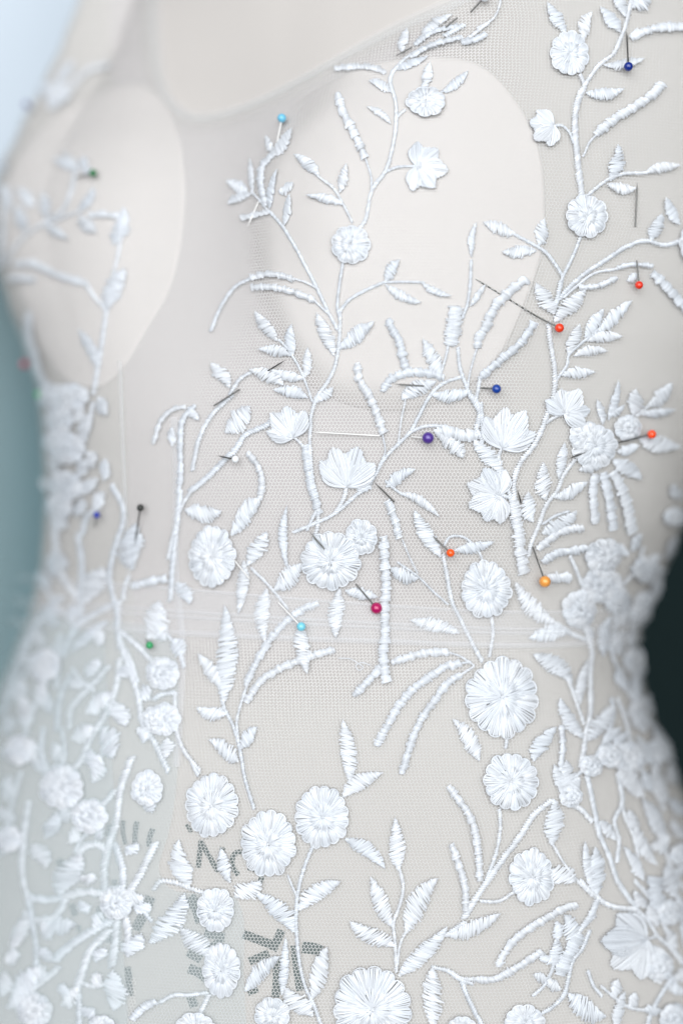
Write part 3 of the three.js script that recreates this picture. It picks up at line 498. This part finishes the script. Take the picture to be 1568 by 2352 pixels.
spray('blurred lace stems below the small blue pin at the left waist', `@0,2 L 150 905,420 930,125 S 26 872,480 850,560 838,630 L 150 595,655 712,415 S 36 540,200 565,400 562,600 560,790 S 34 665,20 600,80 570,190 S 44 380,20 400,300 440,480 530,620 L 112 400,160 425,10 L 90 390,480 370,330 L 80 470,420 390,300 B 60 900,545 1000,512 1125,490 S 50 420,620 330,720 220,900 120,1150 40,1400`);
spray('blurred lace fronds fanning down from the left waist', `@0,2 S 40 805,650 650,730 540,810 470,930 440,1010 L 62 500,985 740,775 S 38 805,650 800,800 815,950 S 36 820,930 880,1100 940,1300 960,1450 1050,1600 1130,1770 S 36 812,1040 790,1220 720,1400 620,1560 560,1700 490,1790 L 96 595,1385 765,1258 L 116 765,1305 855,1478 L 134 695,1495 775,1690 L 104 500,1565 645,1485 S 30 480,1490 490,1370 560,1280 640,1200 740,1085 S 30 400,1500 420,1300 485,1145 L 86 608,1155 685,1035 L 104 630,1640 650,1760 S 30 830,860 940,950 1015,1035`);
spray('blurred lace flower under the light green pin', `@0,2 F 112 112 1100,1130 L 150 1005,890 1082,645 L 90 1120,900 1060,820 S 26 1130,870 1200,960 1240,1080 F 110 110 1110,1435 F 80 90 1050,1440 L 90 1130,1560 1120,1690 S 24 1040,1300 1090,1270 1180,1255 S 24 1180,1260 1190,1500 1240,1640 1340,1770 L 100 1230,1010 1180,900`);
spray('pale veiled lace leaves at the far left hip', `@0,2 L 104 200,1500 190,1290 L 94 82,1540 78,1410 S 40 420,880 405,1050 400,1220 F 110 110 330,1080 L 100 300,1350 330,1180 L 90 130,1330 180,1170 L 90 60,1700 100,1570 S 30 310,1500 300,1650 330,1790 L 100 250,1720 190,1560`);
spray('blurred lace stem falling through the lower left skirt', `@0,3 S 44 890,-20 820,180 790,400 740,560 712,700 712,860 S 42 780,560 830,720 832,880 S 36 775,200 740,250 690,295 F 120 115 620,365 F 150 150 440,170 F 105 120 1000,180 L 90 1010,230 1030,340 L 110 640,135 690,-40 S 40 210,280 180,500 170,760 205,920 L 112 240,560 332,705 L 90 330,510 405,340 L 90 470,400 430,310`);
spray('knotted blurred lace star at the lower left, over the print', `@0,3 S 46 205,910 350,922 440,905 L 150 418,885 565,620 S 44 530,640 580,570 680,560 725,605 S 46 440,900 600,870 770,900 F 112 112 800,935 L 80 850,900 980,900 S 40 450,930 390,1030 265,1060 L 112 285,1095 525,1082 S 46 880,870 950,750 1045,550 S 50 760,1060 600,1150 480,1230 385,1325 S 46 740,1130 620,1260 560,1420 515,1560 S 46 790,1060 780,1250 760,1360 S 46 840,1000 865,1110 870,1210 L 112 868,1295 962,1145 L 70 660,780 560,760`);
spray('drooping blurred lace leaves in the bottom left corner', `@0,3 S 36 205,920 240,1100 260,1250 250,1490 L 96 190,1000 105,1258 L 134 770,1650 772,1395 L 164 90,1630 255,1375 S 36 80,1640 230,1520 330,1450 405,1375 F 122 122 250,1660 L 90 430,1620 545,1500 L 84 560,1640 655,1695 L 74 450,1575 452,1478 F 95 80 700,1765 S 36 540,1560 545,1660 540,1780 L 90 340,1330 300,1240 L 100 30,1560 60,1400`);
spray('small blurred lace leaves filling in above the far right hip', `@2,2 L 84 1130,560 1050,430 L 80 1100,700 1010,640 S 30 1120,480 1100,640 1090,800 1060,960 L 90 1090,800 1180,700 L 84 1070,930 1150,830 F 70 78 1095,590 L 70 1180,330 1080,250 L 80 1200,300 1260,180 S 26 1280,280 1230,420 1150,520 L 74 1330,720 1250,800 F 60 70 1385,560 L 80 1130,1000 1100,880 S 26 1060,960 1090,1060 1150,1150 L 90 1260,1330 1190,1180 L 80 1340,1400 1300,1260`);
spray('blurred lace twigs between the side stem and the right hip', `@2,2 L 84 1010,1480 1080,1350 L 84 1020,1600 1120,1490 S 28 960,1700 1030,1560 1080,1420 1070,1300 F 84 80 1060,1680 L 84 1100,1620 1160,1520 L 84 1330,1700 1230,1600 S 28 1390,1760 1320,1640 1240,1560 L 90 1500,1720 1420,1580 @2,3 L 90 1190,190 1100,60 L 84 1350,200 1270,60 S 26 1420,330 1340,180 1260,60 1210,-40 L 84 1230,470 1170,330 S 24 1250,640 1215,500 1160,380 1140,280`);
spray('blurred lace sprig low on the far right hip', `@2,3 S 28 1560,860 1490,760 1440,640 1400,520 1330,400 L 90 1500,780 1560,700 L 90 1410,560 1330,560 L 84 1300,980 1220,860 L 90 1370,1100 1300,960 S 28 1500,1230 1430,1120 1380,1000 1300,880 1230,800 F 78 84 1450,1010 L 84 1500,1240 1440,1120 L 90 1330,1240 1440,1290 L 84 1390,620 1450,500`);
spray('pale lace leaves over the veiled left edge of the hip', `@0,2 S 30 120,1720 180,1560 230,1400 300,1250 380,1080 L 84 230,1400 150,1290 L 84 290,1270 370,1390 L 84 350,1140 250,1060 F 90 95 160,1640 L 84 440,1700 380,1590 S 26 430,1760 450,1640 430,1500 L 70 320,950 260,840 L 74 400,820 330,720 @0,3 L 90 60,260 110,100 L 90 100,420 30,300 S 28 40,620 70,440 110,260 160,80 F 84 90 90,520`);
spray('small blurred lace twigs at the lower left around the print', `@0,3 L 84 330,80 240,-20 S 26 420,330 360,200 330,80 300,-40 L 74 540,440 480,540 L 74 640,430 700,520 S 24 600,480 560,520 520,600 L 80 860,620 930,540 L 80 600,1010 560,930 L 84 700,1010 640,1110 L 80 930,1010 1010,940 S 24 880,940 960,990 1020,1060 L 90 360,1180 300,1080 L 84 330,1440 250,1400 L 84 640,1500 700,1420 S 24 560,1480 640,1500 720,1480 L 90 150,1290 60,1330 L 84 660,1330 720,1240`);
spray('thin lace twig with small leaves under the curved spikes, lower right', `@2,3 S 24 560,1560 640,1480 700,1330 720,1180 L 74 700,1330 600,1290 L 80 722,1190 700,1060 L 74 660,1450 560,1420 S 24 1010,1500 1080,1560 1190,1640 1290,1660 L 84 1080,1560 1110,1450 L 84 1190,1640 1230,1540 L 80 1290,1660 1390,1650 S 24 920,1400 960,1500 1010,1560`);
spray('faint lace twigs joining the blurred stems near the left waist', `@0,2 S 30 330,560 400,680 480,760 520,830 L 84 400,680 340,760 L 84 330,570 300,440 L 84 480,760 560,700 S 30 160,1180 240,1080 320,1020 400,940 L 84 240,1080 180,1000 L 84 160,1190 80,1290 S 28 640,1240 560,1180 500,1100 L 84 560,1180 500,1230 L 84 640,860 720,930 S 28 930,1180 900,1080 860,980 L 90 900,1090 820,1150 L 90 960,1300 1020,1220 L 84 1010,1560 930,1500`);
// loose end of thread
{
  const t = tag(mesh('loose_thread', new THREE.BufferGeometry(), threads[2]), 'fine loose curl of white thread under the waist seam', 'thread');
  const pts = smooth(V2('778,1512 806,1514 822,1524 834,1533 825,1540 817,1530 830,1522 850,1528'), 3), s = new Stitches();
  s.thread(pts.map((p, i) => [p.x, p.y, 2.6 + 0.5 * Math.sin(i * 0.3)]), 2.2);
  t.geometry.setAttribute('position', new THREE.Float32BufferAttribute(s.p, 3)); t.geometry.setAttribute('color', new THREE.Float32BufferAttribute(s.c, 3)); t.geometry.setIndex(s.i); t.geometry.computeVertexNormals();
}

// ---------------------------------------------------------------- dressmaker's pins
function pin(label, color, r, spec, opt = {}) {
  const g = group('dress_pin', label, 'pin', opt.alone ? undefined : 'ball headed pins holding the lace');
  const runs = spec.split('|').map((r) => r.trim().split(/\s+/).map((q) => { const [x, y, h] = q.split(',').map(Number); return new THREE.Vector3(...surf(x, y, h, [0, 0, 0])); }));
  const at = runs[0][0].clone(); g.position.copy(at);
  const tubes = runs.filter((r) => r.length > 1).map((r, k) => {                       // each run that is above the cloth
    const a = r[0].clone().sub(at), b = r[1].clone().sub(at), L = a.distanceTo(b), last = k === runs.length - 1, R = 0.00036;
    const prof = [[0, 0], [R, 0], [R, last ? L - 0.0035 : L], [last ? R * 0.1 : R, L], [0, L]].map(([x, y]) => new THREE.Vector2(x, y)), geo = new THREE.LatheGeometry(prof, 10);
    geo.applyQuaternion(new THREE.Quaternion().setFromUnitVectors(new THREE.Vector3(0, 1, 0), b.clone().sub(a).normalize())); geo.translate(a.x, a.y, a.z); return geo;
  });
  for (const t of tubes) mesh('pin_shaft', t, opt.silver ? M.silver : M.steel, g);
  if (color) {
    const geo = new THREE.SphereGeometry(r * S, 32, 24); geo.scale(1, 1, 0.98);
    const m = new THREE.MeshPhysicalMaterial({ color: new THREE.Color(color), roughness: opt.pearl ? 0.3 : 0.35, metalness: opt.pearl ? 0.1 : 0, clearcoat: 0.6, clearcoatRoughness: 0.15 });
    mesh('pin_head', geo, m, g);
  }
  return g;
}
pin('pale blue ball pin at the neckline, above the curled sprig', '#6fbfe0', 10.5, '660,286,5 640,337,1.6 | 601,460,1.6 581,525,4', { silver: true });
pin('white ball pin at the top edge, beside the neckline leaves', '#eef2f6', 11, '1111,5,5 1080,33,2 | 1052,49,3.4 1026,71,3.6 | 950,117,3.2 911,140,3.6');
pin('dark blue ball pin with upright shaft beside the upper right vine', '#0b2a86', 10.5, '1431,163,5.5 1434,76,2');
pin('red ball pin below a long upright dark shaft at the right', '#e8351c', 9.5, '1452,657,5.5 1452,600,3.6 | 1453,523,2 1454,422,3.6');
pin('orange red ball pin with its shaft woven through the net', '#f0401c', 10.5, '1273,755,5.5 1228,727,1.9 | 1228,727,1.7 1088,641,1.7');
pin('blue ball pin right of the grey curled leaves', '#0f3f9a', 10.5, '1133,893,5.2 1102,891,1.8 | 972,886,3 905,882,3.6');
pin('purple pearl pin at the end of the silver shaft', '#553a94', 13.5, '980,1004,6 944,1003,2 | 872,1000,3.2 722,992,4.2', { pearl: true, silver: true });
pin('orange ball pin stuck in the raised flower at right', '#ff4a0c', 10.5, '1475,995,6 1395,1019,3.2 | 1340,1036,3.2 1296,1052,4.2');
pin('round orange ball pin right of the centre waist flower', '#ff5a0a', 9.5, '1031,1265,5.2 993,1230,2.4 | 905,1151,3 859,1105,4');
pin('peach pearl pin below the leafy fork', '#f0a24e', 13.5, '1238,1329,6 1217,1252,3 | 1191,1153,3 1182,1122,3.8', { pearl: true });
pin('magenta pearl pin half behind the ribbed bar', '#b5175f', 13.5, '864,1395,3.4 817,1338,3.6 | 748,1256,6.2 713,1215,5.4', { pearl: true });
pin('pale blue ball pin at the end of the bright needle on the waistband', '#7ccfe4', 10.5, '695,1438,5.6 642,1382,3 | 577,1327,3.2 540,1277,4.6', { silver: true });
pin('small white ball pin on the diagonal cord stem', '#f1f3f6', 8.5, '549,1055,5.4 506,1047,4');
pin('black ball pin left of the hooked cord', '#10150f', 8.5, '338,1164,5.5 321,1247,4');
pin('small blue ball pin at the blurred left waist', '#1c2f9c', 8.5, '242,1181,5.5 226,1214,2.6');
pin('light green ball pin over the blurred flower', '#1f9a5a', 9, '358,1485,6 340,1468,2.6');
pin('dark green ball pin on the far bust cup', '#0f6f3a', 9.5, '228,412,5.5 178,416,2.6');
pin('red ball pin on the far left outline under the cup', '#b3324e', 10, '66,836,4 96,842,1');
pin('green ball pin on the far left outline above the lace heap', '#2c9a52', 9, '106,906,4 134,915,1');
pin('tiny purple ball pin on the far shoulder', '#5a3f86', 8, '75,248,4 98,266,1');
pin('dark pin without a visible head, woven through the feathery frond', null, 0, '498,936,4.4 556,897,3 | 621,854,3 662,829,3.6', { alone: true });

renderer.render(scene, camera);
